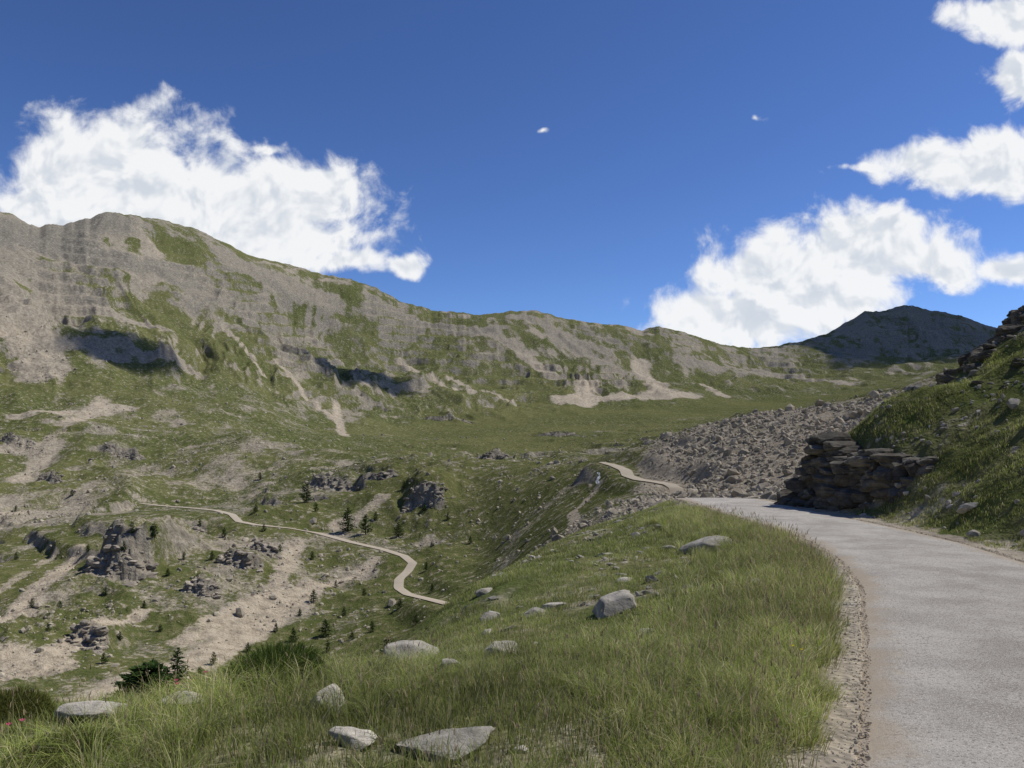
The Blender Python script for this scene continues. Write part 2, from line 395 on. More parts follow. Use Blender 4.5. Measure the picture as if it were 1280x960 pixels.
for p,q,w,dv,sc in [
 ((800,455),(830,495),24,-.8,1.0),((700,500),(860,494),26,-.9,1.0),((735,480),(728,505),25,-.8,1.0),((880,480),(905,495),14,-.7,.9),
 ((640,430),(690,470),16,-.6,.8),((560,470),(640,500),10,-.6,.8),((500,455),(590,490),10,-.6,.8),((1000,470),(1060,480),14,-.5,.7),((600,415),(660,440),22,-.6,.4),((690,420),(790,470),30,-.55,.3),((850,450),(980,470),30,-.5,.3),
 ((385,735),(120,875),5.5,-.85,1.0),((330,748),(230,800),4,-.5,1.0),((470,700),(345,755),2.6,-.7,1.0),((370,680),(345,740),3.0,-.6,.9),
 ((0,820),(45,835),7,-.8,1.0),((0,645),(25,640),9,-.8,.9),((0,775),(95,690),4,-.8,1.0),((40,835),(180,765),2.5,-.6,1.0),((0,850),(90,800),2.5,-.7,.9),((0,740),(60,700),3,-.6,.9),((480,620),(420,660),4,-.4,.7),((130,500),(20,600),8,-.4,.8),
 ((748,606),(716,640),1.6,-.7,.8),((716,640),(722,662),1.6,-.7,.8),
 ((15,400),(60,465),26,-.9,.75),((60,430),(235,462),20,-.6,.35),((20,520),(150,510),14,-.8,.8),((0,560),(60,560),12,-.6,.6),((0,360),(50,400),45,-.8,.4),((0,320),(60,360),45,-.7,.3),((60,380),(250,440),14,-.5,.5),  # second band: scree colour greyed to deepen the cloud shadow there
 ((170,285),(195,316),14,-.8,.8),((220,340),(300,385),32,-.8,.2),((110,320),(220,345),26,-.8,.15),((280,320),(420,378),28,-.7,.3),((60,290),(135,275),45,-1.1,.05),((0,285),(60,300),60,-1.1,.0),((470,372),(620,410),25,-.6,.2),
 ((345,450),(425,530),5,-.8,.9),((420,505),(432,545),6,-.8,.9),((280,410),(330,470),6,-.6,.8),((640,395),(760,440),24,-.45,.3),((560,560),(640,572),3,-.4,.7)]:
    S(p,q,w,dv,sc)
for p,q,w,dv in [((150,285),(235,320),40,.4),((110,345),(260,430),26,.2),((240,430),(460,500),50,.15),((420,370),(470,375),40,.3),((320,440),(520,480),50,.1),
 ((560,690),(470,820),22,.3),((520,700),(380,790),8,.3),((700,600),(600,640),18,.3),((560,600),(640,590),16,.3),((0,720),(80,680),10,.3),((330,800),(240,850),8,.3),((620,575),(740,572),20,.3)]:
    S(p,q,w,dv)
bh=ss(105,150,RR)*(1-ss(255,285,RR))*ss(0.145,0.19,TA+0.02*fbm(X/12,Y/12,3,5))
VEG=VEG*(1-bh)+(0.20+0.1*fbm(X/25,Y/25,3,15))*bh;SCR=SCR*(1-bh)+0.6*bh
LAT=np.abs(lateral(X,Y));k=(1-ss(1.75,2.15,LAT+.3*fbm(X*1.4,Y*1.4,3,4)))*near;VEG=VEG*(1-k)-.1*k;SCR=SCR*(1-k)+.55*k
VRAW=VEG.copy();VEG=VEG+0.56*n1
TONE=np.clip(.5+.9*fbm(X/90,Y/90,3,96)+.5*n1,0,1)
RGH=.22+.78*ss(20,90,RR)
idx=np.arange(NA*NR).reshape(NA,NR)
F=np.stack([idx[:-1,:-1],idx[1:,:-1],idx[1:,1:],idx[:-1,1:]],-1).reshape(-1,4)[:,::-1]
V=np.stack([X,Y,Z],-1).reshape(-1,3)
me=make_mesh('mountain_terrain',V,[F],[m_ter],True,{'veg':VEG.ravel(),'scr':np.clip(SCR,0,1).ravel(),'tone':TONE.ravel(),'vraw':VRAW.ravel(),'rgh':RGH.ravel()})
add_obj('mountain_terrain',me)
print('terrain',NA*NR,time.time()-T0)
# ------------------------------------------------------------------ roads
def strip(name,C,half,mat,ncross=9,lift=0.0,jag=0.0,camber=0.0):
    t=np.gradient(C[:,:2],axis=0);t/=np.linalg.norm(t,axis=1)[:,None]+1e-9
    nrm=np.stack([t[:,1],-t[:,0]],1);u=np.linspace(-1,1,ncross);n=len(C)
    ju=np.ones((n,ncross));
    if jag:
        l=np.arange(n)*1.0
        ju[:,0]+=jag*fbm(l*0.5,l*0,5,3,.6);ju[:,-1]+=jag*fbm(l*0.5,l*0+9,5,4,.6)
    off=u[None,:]*half*ju
    x=C[:,0:1]+nrm[:,0:1]*off;y=C[:,1:2]+nrm[:,1:2]*off;z=C[:,2:3]+lift+camber*(1-u[None,:]**2)-0.05*(np.abs(u)[None,:]==1)
    i=np.arange(n*ncross).reshape(n,ncross)
    F=np.stack([i[:-1,:-1],i[:-1,1:],i[1:,1:],i[1:,:-1]],-1).reshape(-1,4)
    me=make_mesh(name,np.stack([x,y,z],-1).reshape(-1,3),[F],[mat],True,{'lat':np.abs(np.tile(u,(n,1))).ravel()})
    if me.polygons[0].normal.z<0: me.flip_normals()
    return add_obj(name,me)
ry=np.arange(-40,48,0.12);C=np.stack([xc(ry),ry,zr(ry)],1)
strip('mountain_road',C,1.68,m_road,15,0.0,0.07,0.035)
strip('hillside_road',roadA,1.5,m_track,5,0.12)
strip('hillside_road',roadB,1.9,m_track,5,0.15)
# ------------------------------------------------------------------ rocks
import bmesh
def ico(sub):
    bm=bmesh.new();bmesh.ops.create_icosphere(bm,subdivisions=sub,radius=1)
    v=np.array([x.co[:] for x in bm.verts]);f=np.array([[q.index for q in p.verts] for p in bm.faces]);bm.free();return v,f
ICO={k:ico(k) for k in (1,2,3,4)}
def randrot(n,tilt=None):
    if tilt is None:
        q=rng.normal(size=(n,4));q/=np.linalg.norm(q,axis=1)[:,None]
    else:
        a=rng.uniform(0,2*np.pi,n);tx_=rng.normal(0,tilt,n);ty_=rng.normal(0,tilt,n)
        q=np.stack([np.cos(a/2),tx_/2,ty_/2,np.sin(a/2)],1);q/=np.linalg.norm(q,axis=1)[:,None]
    w,x,y,z=q.T
    return np.stack([1-2*(y*y+z*z),2*(x*y-z*w),2*(x*z+y*w),2*(x*y+z*w),1-2*(x*x+z*z),2*(y*z-x*w),2*(x*z-y*w),2*(y*z+x*w),1-2*(x*x+y*y)],1).reshape(n,3,3)
def rocks(pos,size,sub=1,aspect=(1,.75,.55),planes=7,boxy=0,tilt=None,rot=None,noise=0.06,avar=0.2,clip=(0.5,0.85)):
    v,f=ICO[sub];n=len(pos)
    B=v.copy()
    if boxy: B=B/((np.abs(B)**boxy).sum(1)**(1/boxy))[:,None]
    Vt=np.repeat(B[None],n,0)
    for _ in range(planes):
        d=rng.normal(size=(n,3));d/=np.linalg.norm(d,axis=1)[:,None];h=rng.uniform(*clip,n)*(1.35 if boxy else 1)
        e=np.maximum(np.einsum('nvk,nk->nv',Vt,d)-h[:,None],0);Vt-=e[...,None]*d[:,None,:]
    Vt*=1+rng.normal(0,noise,(n,len(v),1))
    asp=np.array(aspect)[None]*(1+rng.uniform(-avar,avar,(n,3)))
    Vt*=asp[:,None,:]*np.asarray(size).reshape(n,1,1) if np.ndim(size)<2 else asp[:,None,:]*size[:,None,:]
    R=randrot(n,tilt) if rot is None else rot
    Vt=np.einsum('nij,nvj->nvi',R,Vt)+pos[:,None,:]
    Fi=(f[None]+(np.arange(n)*len(v))[:,None,None]).reshape(-1,3)
    val=np.repeat(rng.uniform(0.72,1.15,n),len(v))
    return Vt.reshape(-1,3),Fi,val
def rock_obj(name,parts,mat,smooth=False):
    Vs=[];Fs=[];vals=[];o=0
    for V_,F_,a in parts: Vs.append(V_);Fs.append(F_+o);vals.append(a);o+=len(V_)
    return add_obj(name,make_mesh(name,np.concatenate(Vs),[np.concatenate(Fs)],[mat],smooth,{'val':np.concatenate(vals)}))
n=50000
b=rng.uniform(-0.75,0.72,n);d=np.exp(rng.uniform(math.log(95),math.log(1000),n))
x=b*d;y=d;vg=HZ(x,y,VRAW);keep=rng.uniform(0,1,n)<np.clip(1.25-vg*1.1,0.06,1)*np.clip(0.4+1.5*fbm(x/40,y/40,3,12),0.1,1)
keep&=(rdist(x,y,roadA)>2.2)&(rdist(x,y,roadB)>3)
x,y=x[keep],y[keep];z=HZ(x,y);s=np.exp(rng.normal(-0.95,0.55,len(x)))*(0.6+y/600);s=np.minimum(s,2.4)
rock_obj('hillside_stones',[rocks(np.stack([x,y,z+s*0.1],1),s,1,planes=3)],m_scree)
parts=[]
for (x0,y0,z0,hw,hh,px) in CR:
    n=int(min(150,40+hw*3));x=x0+rng.uniform(-1.05,1.05,n)*hw;y=y0-.5*(x-x0)+rng.uniform(-.25,.75,n)*hh
    z=HZ(x,y);s=np.exp(rng.normal(0,.45,n))*max(hh*.042,.45)
    k=(rdist(x,y,roadA)>3);x,y,z,s=x[k],y[k],z[k],s[k]
    parts.append(rocks(np.stack([x,y,z-s*.15],1),s,2,(1.5,1.1,.6),8,6,.22,clip=(.6,.98)))
rock_obj('crag_blocks',parts,m_ledgef)
n=16000
b=rng.uniform(0.14,0.66,n);d=rng.uniform(95,285,n);x=b*d;y=d;h=HZ(x,y)
keep=rng.uniform(0,1,n)<ss(100,140,d)*ss(0.14,0.2,b+0.02*fbm(x/12,y/12,3,5))*np.clip(0.75+1.2*fbm(x/18,y/18,3,19),0.15,1)
rd=rdist(x,y,roadB);keep&=(rd>3.4)
x,y,rd=x[keep],y[keep],rd[keep];z=HZ(x,y);s=np.minimum(np.exp(rng.normal(-0.78,0.55,len(x))),2.6)*np.clip(rd/14,.35,1)
rock_obj('boulder_field',[rocks(np.stack([x,y,z+s*0.15],1),s,1,planes=3)],m_scree)
def outcrop(name,p0,p1,z0,z1,h0,h1,depth,mat,lt,ll,sub=2,back=0.25,rough=0.12):
    p0=np.array(p0,float);p1=np.array(p1,float);L=np.linalg.norm(p1-p0);t=(p1-p0)/L;nn=np.array([t[1],-t[0]])
    P_=[];S_=[];R_=[];H=max(h0,h1);z=-0.2*H
    sh=3.3
    while z<H:
        th=rng.uniform(*lt);s=rng.uniform(-0.05,0.02)*L
        lay=rng.normal(0,0.06)*depth
        while s<L:
            l=rng.uniform(*ll);f=min(max((s+l/2)/L,0),1)
            top=(h0+(h1-h0)*f)*(0.85+0.25*float(vn(np.array([s/L*5+sh]),np.array([0.5]),3)))*min(1,(1-f)*5.5+.25)
            if z<top and rng.random()>0.03:
                bay=0.45*float(vn(np.array([s/L*7+sh]),np.array([z/H*.8]),8))
                off=depth*0.75+max(z,0)*back+lay+bay*depth+rng.normal(0,0.05)*depth
                c=p0+t*(s+l/2)+nn*off
                zb=z0+(z1-z0)*f
                P_.append((c[0],c[1],zb+z+th/2));S_.append((l*0.62,depth*0.85,th*0.72))
                a=math.atan2(t[1],t[0])+rng.normal(0,rough);ca_,sa_=math.cos(a),math.sin(a);tl=rng.normal(0.0,0.07);t2=rng.normal(0,.06)
                R_.append([[ca_,-sa_,t2],[sa_,ca_,0],[tl,0,1]])
            s+=l*0.88
        z+=th*0.9
    return rock_obj(name,[rocks(np.array(P_),np.array(S_),sub,(1,1,1),14,5,None,np.array(R_),0.05,0.15,(0.55,0.95))],mat)
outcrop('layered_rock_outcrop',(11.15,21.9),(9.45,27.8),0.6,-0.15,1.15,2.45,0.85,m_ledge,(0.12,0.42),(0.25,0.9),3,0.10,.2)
parts=[]
n=4800;x=rng.uniform(9.5,24,n);y=rng.uniform(9,30,n);s_=lateral(x,y);k=(s_>2.0)&(rng.uniform(0,1,n)<np.clip(0.36+1.1*fbm(x/1.8,y/1.8,3,71),0.08,1));x,y=x[k],y[k]
s=np.minimum(np.exp(rng.normal(-2.9,0.6,len(x))),0.30);parts.append(rocks(np.stack([x,y,znear(x,y)+s*0.05],1),s,2,planes=6,tilt=0.6))
rock_obj('slope_stones',parts,m_boul)
parts=[]
for cx_,cy_,n_,s0 in [(14.6,27.6,14,.18),(16.5,28.2,24,.26),(17.6,27.2,16,.26),(15.3,24.5,10,.16),(18.5,29,20,.36),(15.5,27.9,14,.22),(17.5,28.6,18,.32),(19,28,14,.36)]:
    x=rng.normal(cx_,0.7,n_);y=rng.normal(cy_,0.45,n_);s=s0*rng.uniform(0.4,1.3,n_)
    parts.append(rocks(np.stack([x,y,znear(x,y)-s*0.15],1),s,3,(1.3,.9,.5),9,5,0.2,clip=(.55,.95)))
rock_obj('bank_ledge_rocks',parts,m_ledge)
def boulder(x,y,size,asp,yaw=0,tilt=(0,0),sink=0.3):
    v,f=ICO[4];B=v/((np.abs(v)**5).sum(1)**(1/5))[:,None]
    for _ in range(22):
        d_=rng.normal(size=3);d_/=np.linalg.norm(d_);h=rng.uniform(0.62,1.0);e=np.maximum(B@d_-h,0);B=B-e[:,None]*d_
    B=B*(1+0.09*fbm(B[:,0]*3+B[:,2],B[:,1]*3+x,4,3)[:,None])
    B=B*np.array(asp)*size*1.1
    me=make_mesh('boulder',B,[f],[m_boul],True,{'val':np.full(len(B),rng.uniform(0.85,1.15))})
    z=float(znear(np.array([x]),np.array([y]))[0])
    return add_obj('boulder',me,(x,y,z+size*asp[2]*(1-2*sink)),(tilt[0],tilt[1],yaw))
def bnear(px,py,wpx,asp,**k):
    b=(px-640)/1000;e=(560-py)/1000;d=3*np.exp(np.arange(0,2.6,0.002));h=znear(b*d,d);i=np.nonzero(h>EYE+e*d)[0]
    i=i[0] if len(i) else int(np.argmax((h-EYE)/d))
    boulder(b*d[i],d[i],wpx/2000*d[i],asp,**k)
for a in [(768,766,66,(1,.7,.42),dict(yaw=.35,tilt=(.1,-.35),sink=.35)),(885,686,64,(1,.6,.3),dict(yaw=.2,tilt=(0,-.15))),(560,942,120,(1,.55,.2),dict(yaw=.25,tilt=(.2,-.12),sink=.15)),
 (442,930,56,(1,.7,.35),dict(yaw=-.2,tilt=(.1,.1),sink=.15)),(415,886,50,(1,.7,.5),dict(yaw=-.6,tilt=(.2,.3),sink=.05)),(228,886,56,(1,.7,.4),dict(yaw=.1,sink=.0)),(110,900,80,(1,.6,.32),dict(yaw=.1,sink=.05)),
 (515,836,66,(1,.7,.5),dict(yaw=.3,sink=.05)),(562,838,30,(1,.7,.5),dict(sink=.1)),(626,822,44,(1,.6,.45),dict(yaw=.1,sink=.1)),(605,742,22,(1,.8,.6),dict(sink=.4)),(690,762,34,(1,.6,.35),dict(tilt=(0,-.3),sink=.3)),(670,770,38,(1,.6,.35),dict(yaw=.5,sink=.3)),
 (615,772,24,(1,.6,.5),{}),(650,940,20,(1,.7,.5),{}),(905,690,24,(1,.5,.3),{}),(820,650,14,(1,.6,.4),{})]:
    bnear(a[0],a[1],a[2],a[3],**a[4])
n=2600;x=rng.uniform(-2,7,n);y=rng.uniform(8,38,n);k=(lateral(x,y)<-2.4)&(edist(x,y)<0.8)&(rng.uniform(0,1,n)<np.clip(0.06+1.3*fbm(x/2.2,y/2.2,3,73),0,1));x,y=x[k],y[k]
s=np.minimum(np.exp(rng.normal(-2.7,0.6,len(x))),0.24)
rock_obj('bank_stones',[rocks(np.stack([x,y,znear(x,y)+s*0.1],1),s,2,(1,.75,.4),planes=6,tilt=.35)],m_boul)
n=8000;y=3+(27)*rng.uniform(0,1,n)**1.8;side=np.where(rng.uniform(0,1,n)<0.72,-1,1)
off=np.abs(rng.normal(0,0.16,n))-0.15;s_=side*(1.66+off);x=xc(y)+s_/cph(y);s=np.exp(rng.normal(-5.1,0.6,n));z=np.maximum(znear(x,y),np.where(np.abs(s_)<1.64,zr(y)+0.005,-9))
rock_obj('verge_gravel',[rocks(np.stack([x,y,z+s*0.1],1),s,1,planes=2)],m_grav)
print('rocks',time.time()-T0)
# ------------------------------------------------------------------ grass
def blades(P0,h,wd,lean,ldir,col):
    n=len(P0);f=rng.uniform(0,2*np.pi,n);sx,sy=np.cos(f)*wd/2,np.sin(f)*wd/2
    lx,ly=np.cos(ldir)*lean*h,np.sin(ldir)*lean*h
    V=np.zeros((n,5,3));V[:,:,0]=P0[:,0:1];V[:,:,1]=P0[:,1:2];V[:,:,2]=P0[:,2:3]
    V[:,0,0]-=sx;V[:,0,1]-=sy;V[:,1,0]+=sx;V[:,1,1]+=sy
    V[:,2,0]+=lx*.3+sx*.8;V[:,2,1]+=ly*.3+sy*.8;V[:,3,0]+=lx*.3-sx*.8;V[:,3,1]+=ly*.3-sy*.8;V[:,2:4,2]+=(h*0.58)[:,None]
    V[:,4,0]+=lx;V[:,4,1]+=ly;V[:,4,2]+=h*np.sqrt(np.maximum(1-0.5*lean**2,0.2))
    i=(np.arange(n)*5)[:,None];Q=i+np.array([[0,1,2,3]]);Tt=i+np.array([[3,2,4]])
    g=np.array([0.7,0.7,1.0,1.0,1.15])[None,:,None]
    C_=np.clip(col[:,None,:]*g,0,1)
    return V.reshape(-1,3),Q,Tt,C_.reshape(-1,3)
G_V=[];G_Q=[];G_T=[];G_C=[];go=0
def addb(*a):
    global go
    V_,Q,Tt,C_=blades(*a);G_V.append(V_);G_Q.append(Q+go);G_T.append(Tt+go);G_C.append(C_);go+=len(V_)
def gcol(n,dry):
    base=np.array([0.26,0.34,0.080]);yel=np.array([0.48,0.47,0.18]);dk=np.array([0.13,0.20,0.04]);st_=np.array([0.68,0.61,0.39])
    a=rng.uniform(0,1,(n,1));c=base*(1-a)+yel*a*0.85+dk*(1-a)*0.2
    d_=(rng.uniform(0,1,n)<dry)[:,None];c=np.where(d_,st_*rng.uniform(.6,1.1,(n,1)),c)
    return c
def clumps(cx_,cy_,nb,rad,h,wd,dry,leanm=0.45,dim=1.0):
    n=len(cx_);k=np.repeat(np.arange(n),nb)
    a=rng.uniform(0,2*np.pi,len(k));r_=np.sqrt(rng.uniform(0,1,len(k)))*rad[k]
    x=cx_[k]+np.cos(a)*r_;y=cy_[k]+np.sin(a)*r_;s_=lateral(x,y)
    ok=(np.abs(s_)>1.70)|(y>46)
    k,a,r_,x,y=k[ok],a[ok],r_[ok],x[ok],y[ok]
    z=znear(x,y)-0.01
    hh=h[k]*rng.uniform(0.55,1.15,len(k))
    lean=np.clip(leanm*(0.3+r_/rad[k])*rng.uniform(.5,1.4,len(k)),0,1.1)
    ld=a+rng.normal(0,0.7,len(k))
    tone=dim*(0.88+0.45*fbm(x/1.3,y/1.3,3,23))[:,None]*np.repeat(rng.uniform(.7,1.25,n),nb)[ok][:,None]
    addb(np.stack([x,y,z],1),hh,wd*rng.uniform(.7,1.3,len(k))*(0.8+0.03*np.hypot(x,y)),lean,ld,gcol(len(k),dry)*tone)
def sample(n,r0,r1,b0,b1,pw=1.0):
    r=r0+(r1-r0)*rng.uniform(0,1,n)**pw;b=rng.uniform(b0,b1,n);a=np.arctan(b);return r*np.sin(a),r*np.cos(a)
def left_ok(x,y,extra=1.0): return (lateral(x,y)<-1.84-0.3*(fbm(x*1.3,y*1.3,2,2)+.2))&(edist(x,y)<extra)
x,y=sample(9500,2.6,9,-0.85,0.62);k=left_ok(x,y);x,y=x[k],y[k]
clumps(x,y,17,rng.uniform(.05,.14,len(x)),rng.uniform(.06,.18,len(x))*(0.9+0.6*fbm(x/0.9,y/0.9,2,41)),0.0050,.2)
x,y=sample(1100,3.0,9,-0.8,0.6);k=left_ok(x,y)&(fbm(x/1.2,y/1.2,2,42)>-.05);x,y=x[k],y[k]
clumps(x,y,60,rng.uniform(.04,.09,len(x)),rng.uniform(.18,.36,len(x)),0.0042,.2,.8,1.1)
x,y=sample(12000,8,20,-0.25,0.52,.8);k=left_ok(x,y)&(fbm(x/1.5,y/1.5,3,73)<0.3);x,y=x[k],y[k]
clumps(x,y,11,rng.uniform(.08,.2,len(x)),rng.uniform(.05,.15,len(x))*(1+.6*fbm(x/1.3,y/1.3,2,43)),0.006,.2)
x,y=sample(10000,18,44,-0.08,0.30,.9);k=left_ok(x,y,1.5)&(fbm(x/2.2,y/2.2,3,73)<0.24);x,y=x[k],y[k]
clumps(x,y,9,rng.uniform(.12,.3,len(x)),rng.uniform(.05,.15,len(x)),0.010,.2)
yv=rng.uniform(4.2,27,1300);u=np.abs(rng.normal(0,1.0,1300))*(0.5+0.5*ss(4,9,yv));x=xc(yv)-(1.88+u)/cph(yv);k=(edist(x,yv)<-.5)
x,yv=x[k],yv[k];clumps(x,yv,46,rng.uniform(.06,.16,len(x)),rng.uniform(.18,.40,len(x))*(0.65+0.35*ss(5,9,yv)),0.0050,.25,.65)
x=rng.uniform(9.5,26,28000);y=rng.uniform(8,31,28000);k=(lateral(x,y)>1.95+.25*fbm(x,y,2,3))&(x/y<0.78)&(fbm(x/1.8,y/1.8,3,71)<0.22);x,y=x[k],y[k]
clumps(x,y,10,rng.uniform(.06,.18,len(x)),rng.uniform(.04,.13,len(x))*(1+.8*fbm(x/.8,y/.8,2,44)),0.008,.2,.45,.82)
def stalks(x,y,h):
    n=len(x);z=znear(x,y);ld=rng.uniform(0,6.28,n);ln=rng.uniform(.05,.35,n)
    addb(np.stack([x,y,z],1),h,np.full(n,.0025)*(1+0.03*y),ln,ld,np.tile([.50,.46,.24],(n,1))*rng.uniform(.7,1.2,(n,1)))
    tip=np.stack([x+np.cos(ld)*ln*h*.8,y+np.sin(ld)*ln*h*.8,z+h*.86],1)
    for j in range(2):
        addb(tip+rng.normal(0,.004,(n,3)),h*rng.uniform(.10,.18,n),np.full(n,.006)*(1+0.02*y),ln+.2,ld+rng.normal(0,.8,n),np.tile([.42,.33,.22],(n,1))*rng.uniform(.6,1.3,(n,1)))
x,y=sample(1500,3,14,-.7,.55);k=left_ok(x,y);x,y=x[k],y[k];stalks(x,y,rng.uniform(.22,.4,len(x)))
yv=rng.uniform(4.2,24,1300);x=xc(yv)-(1.95+np.abs(rng.normal(0,.7,1300)))/cph(yv);stalks(x,yv,rng.uniform(.3,.58,len(x)))
GV=np.concatenate(G_V);GQ=np.concatenate(G_Q);GT=np.concatenate(G_T);GC=np.concatenate(G_C)
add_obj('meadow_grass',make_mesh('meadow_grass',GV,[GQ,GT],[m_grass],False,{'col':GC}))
print('grass',len(GV),time.time()-T0)
def shrub(x,y,rad,h,n=9000,c=(0.06,0.095,0.026)):
    global G_V,G_Q,G_T,G_C,go
    G_V=[];G_Q=[];G_T=[];G_C=[];go=0
    a=rng.uniform(0,6.28,n);r=np.sqrt(rng.uniform(0,1,n))*(1+.12*np.sin(a*3+x));px=x+np.cos(a)*r*rad;py=y+np.sin(a)*r*rad
    z=znear(px,py)+h*np.sqrt(np.maximum(1-r**2,0))*rng.uniform(.1,.9,n)
    addb(np.stack([px,py,z],1),np.full(n,h*.26)*rng.uniform(.5,1.2,n),np.full(n,.005),0.6*r+.3,a+rng.normal(0,.6,n),np.array(c)*rng.uniform(.6,1.9,(n,1))*np.array([1.1,1,1]))
    add_obj('juniper_shrub',make_mesh('juniper_shrub',np.concatenate(G_V),[np.concatenate(G_Q),np.concatenate(G_T)],[m_grass],False,{'col':np.concatenate(G_C)}))
shrub(-1.98,6.6,.46,.36,c=(.075,.12,.03));shrub(-3.75,5.9,.34,.26,c=(.11,.13,.035));shrub(-2.75,4.9,.34,.17,c=(.14,.17,.05))
fl=[(-3.05,4.85,(.75,.12,.28)),(-3.0,4.9,(.75,.15,.3)),(-2.35,5.6,(.6,.12,.2)),(-2.3,5.5,(.6,.12,.2)),(-2.2,5.75,(.55,.1,.2)),(2.46,7.0,(.8,.62,.02)),(2.5,6.9,(.8,.62,.02))]
FV=[];FF=[];FC=[];o_=0
for fx,fy,fc in fl:
    z=float(znear(np.array([fx]),np.array([fy]))[0])+0.26
    for k in range(7):
        a=k/7*6.283;c0,s0=math.cos(a),math.sin(a);c1,s1=math.cos(a+.5),math.sin(a+.5)
        FV+=[(fx,fy,z),(fx+c0*.017,fy+s0*.017,z+.012),(fx+c1*.017,fy+s1*.017,z+.012)];FF.append((o_,o_+1,o_+2));FC+=[fc]*3;o_+=3
    FV+=[(fx-.002,fy,z-.26),(fx+.002,fy,z-.26),(fx,fy,z)];FF.append((o_,o_+1,o_+2));FC+=[(.06,.1,.02)]*3;o_+=3
add_obj('wildflowers',make_mesh('wildflowers',np.array(FV),[np.array(FF)],[m_grass],False,{'col':np.array(FC)}))
# ------------------------------------------------------------------ conifers
def conifer(name,whorls,nbr,ncl,seed,spread=0.25):
    r_=np.random.default_rng(seed);V=[];Q=[];C_=[];M=[];o=0
    ns=7
    for k in range(9):
        zf=k/8;rad=0.020*(1-zf)+0.002;ox=0.01*math.sin(k*1.3)
        for j in range(ns): V.append((ox+rad*math.cos(j/ns*6.283),rad*math.sin(j/ns*6.283),zf*0.98));C_.append((.09,.065,.045))
        if k:
            for j in range(ns): Q.append((o-ns+j,o-ns+(j+1)%ns,o+(j+1)%ns,o+j));M.append(0)
        o+=ns
    for w_ in range(whorls):
        zf=0.10+0.88*(w_+r_.uniform(-.3,.3))/whorls;L0=spread*(1-zf)**0.8*(0.55+0.45*min(1,zf*4))+0.015
        for j in range(nbr):
            if r_.random()<.1: continue
            a=r_.uniform(0,6.283);L=L0*r_.uniform(.55,1.15);up=r_.uniform(-.15,.35)+0.4*zf
            d=np.array([math.cos(a),math.sin(a),up]);sd=np.array([-math.sin(a),math.cos(a),0])
            b0=np.array([0,0,zf]);b1=b0+d*L;wv=.004*(1-zf)+.0012
            for p in (b0-sd*wv,b0+sd*wv,b1+sd*wv*.3,b1-sd*wv*.3): V.append(tuple(p));C_.append((.08,.06,.04))
            Q.append((o,o+1,o+2,o+3));M.append(0);o+=4
            for c in range(ncl):
                f=r_.uniform(.2,1.05);p=b0+d*L*f+r_.normal(0,1,3)*L*.10
                s=(0.012+0.05*L)*r_.uniform(.7,1.5)*(24/whorls)**.5
                u1=r_.normal(size=3);u1=u1*.6+d;u1/=np.linalg.norm(u1);u2=np.cross(u1,r_.normal(size=3));u2/=np.linalg.norm(u2)+1e-9
                t=r_.uniform(.55,1.5)*(.65+.5*f)
                for pp in (p-u1*s,p+u2*s*.45,p+u1*s*1.3,p-u2*s*.45): V.append(tuple(pp));C_.append((.042*t,.072*t,.022*t))
                Q.append((o,o+1,o+2,o+3));M.append(1);o+=4
    return make_mesh(name,np.array(V),[np.array(Q)],[m_bark,m_need],False,{'col':np.array(C_)},np.array(M))
near_c=conifer('pine_tree_near',30,9,26,1,.30);far_c=[conifer('pine_tree_far%d'%i,15,7,11,5+i,.26+.04*i) for i in range(3)]
x0,y0=-5.9,13.0;add_obj('pine_tree',near_c,(x0,y0,float(HZ(x0,y0))-.05),(0,0,.3),(4.8,4.8,float(EYE-.262*y0-HZ(x0,y0))))
x0,y0=-6.6,13.6;add_obj('pine_tree',near_c,(x0,y0,float(HZ(x0,y0))-.05),(.05,.04,2.),(4.2,4.2,float(EYE-.280*y0-HZ(x0,y0))))
TR=[(222,852,34),(485,828,26),(435,665,24),(457,668,20),(498,671,15),(383,628,19),(193,674,15),(165,668,12),(407,796,18),(367,803,15),(335,828,16),(363,829,15),(267,831,13),(392,753,13),(274,866,15),(280,672,10),(533,713,9),(588,680,8),(130,830,12),(40,760,10),(132,745,9),(250,660,8),(325,600,8),(615,765,10),
 (60,790,9),(20,700,8),(300,770,8),(345,790,9),(430,770,9),(455,745,8),(110,690,8),(230,700,8),(210,720,8),(520,780,10),(320,640,8),(350,690,8),(560,650,8),(150,800,9),(75,760,8),(395,640,10),(505,610,8),(180,760,8),(440,800,10),(310,815,10),(200,790,8),(540,740,9),(20,640,7),(90,620,7),(330,665,8),(375,770,8),(250,845,10),(420,735,8),
 (290,850,12),(350,815,11),(410,815,12),(465,790,11),(500,760,10),(155,690,10),(265,700,9),(390,700,9),(530,640,9),(470,650,9)]
for k,(px,py,hp) in enumerate(TR):
    x,y,z=sight(px,py,70);h=hp*y/1000*1.3
    add_obj('pine_tree',far_c[k%3],(x,y,z-.1),(0,0,k*1.7),(h*1.4,h*1.4,h))
x,y,z=sight(748,604,100);m_w,N=new_mat('white_water');finish(N,N.mix(N.mr(N.noise(N.vm('MULTIPLY',P(N),(3,3,.6)),1.5,5,.7),.42,.58),(.25,.27,.27),(.85,.87,.88)),.5)
wv=[];n=16
for k in range(n):
    f=k/(n-1);ww=.25+.35*f+.12*math.sin(f*17)
    for u in(-1,-.3,.4,1): wv.append((x+u*ww+.35*math.sin(f*6),y+1.2-2.0*f+.25*math.cos(u*4+f*9),z+3.6*(1-f)-.3))
i=np.arange(n*4).reshape(n,4);F=np.stack([i[:-1,:-1],i[:-1,1:],i[1:,1:],i[1:,:-1]],-1).reshape(-1,4)
add_obj('waterfall',make_mesh('waterfall',np.array(wv),[F],[m_w],True))
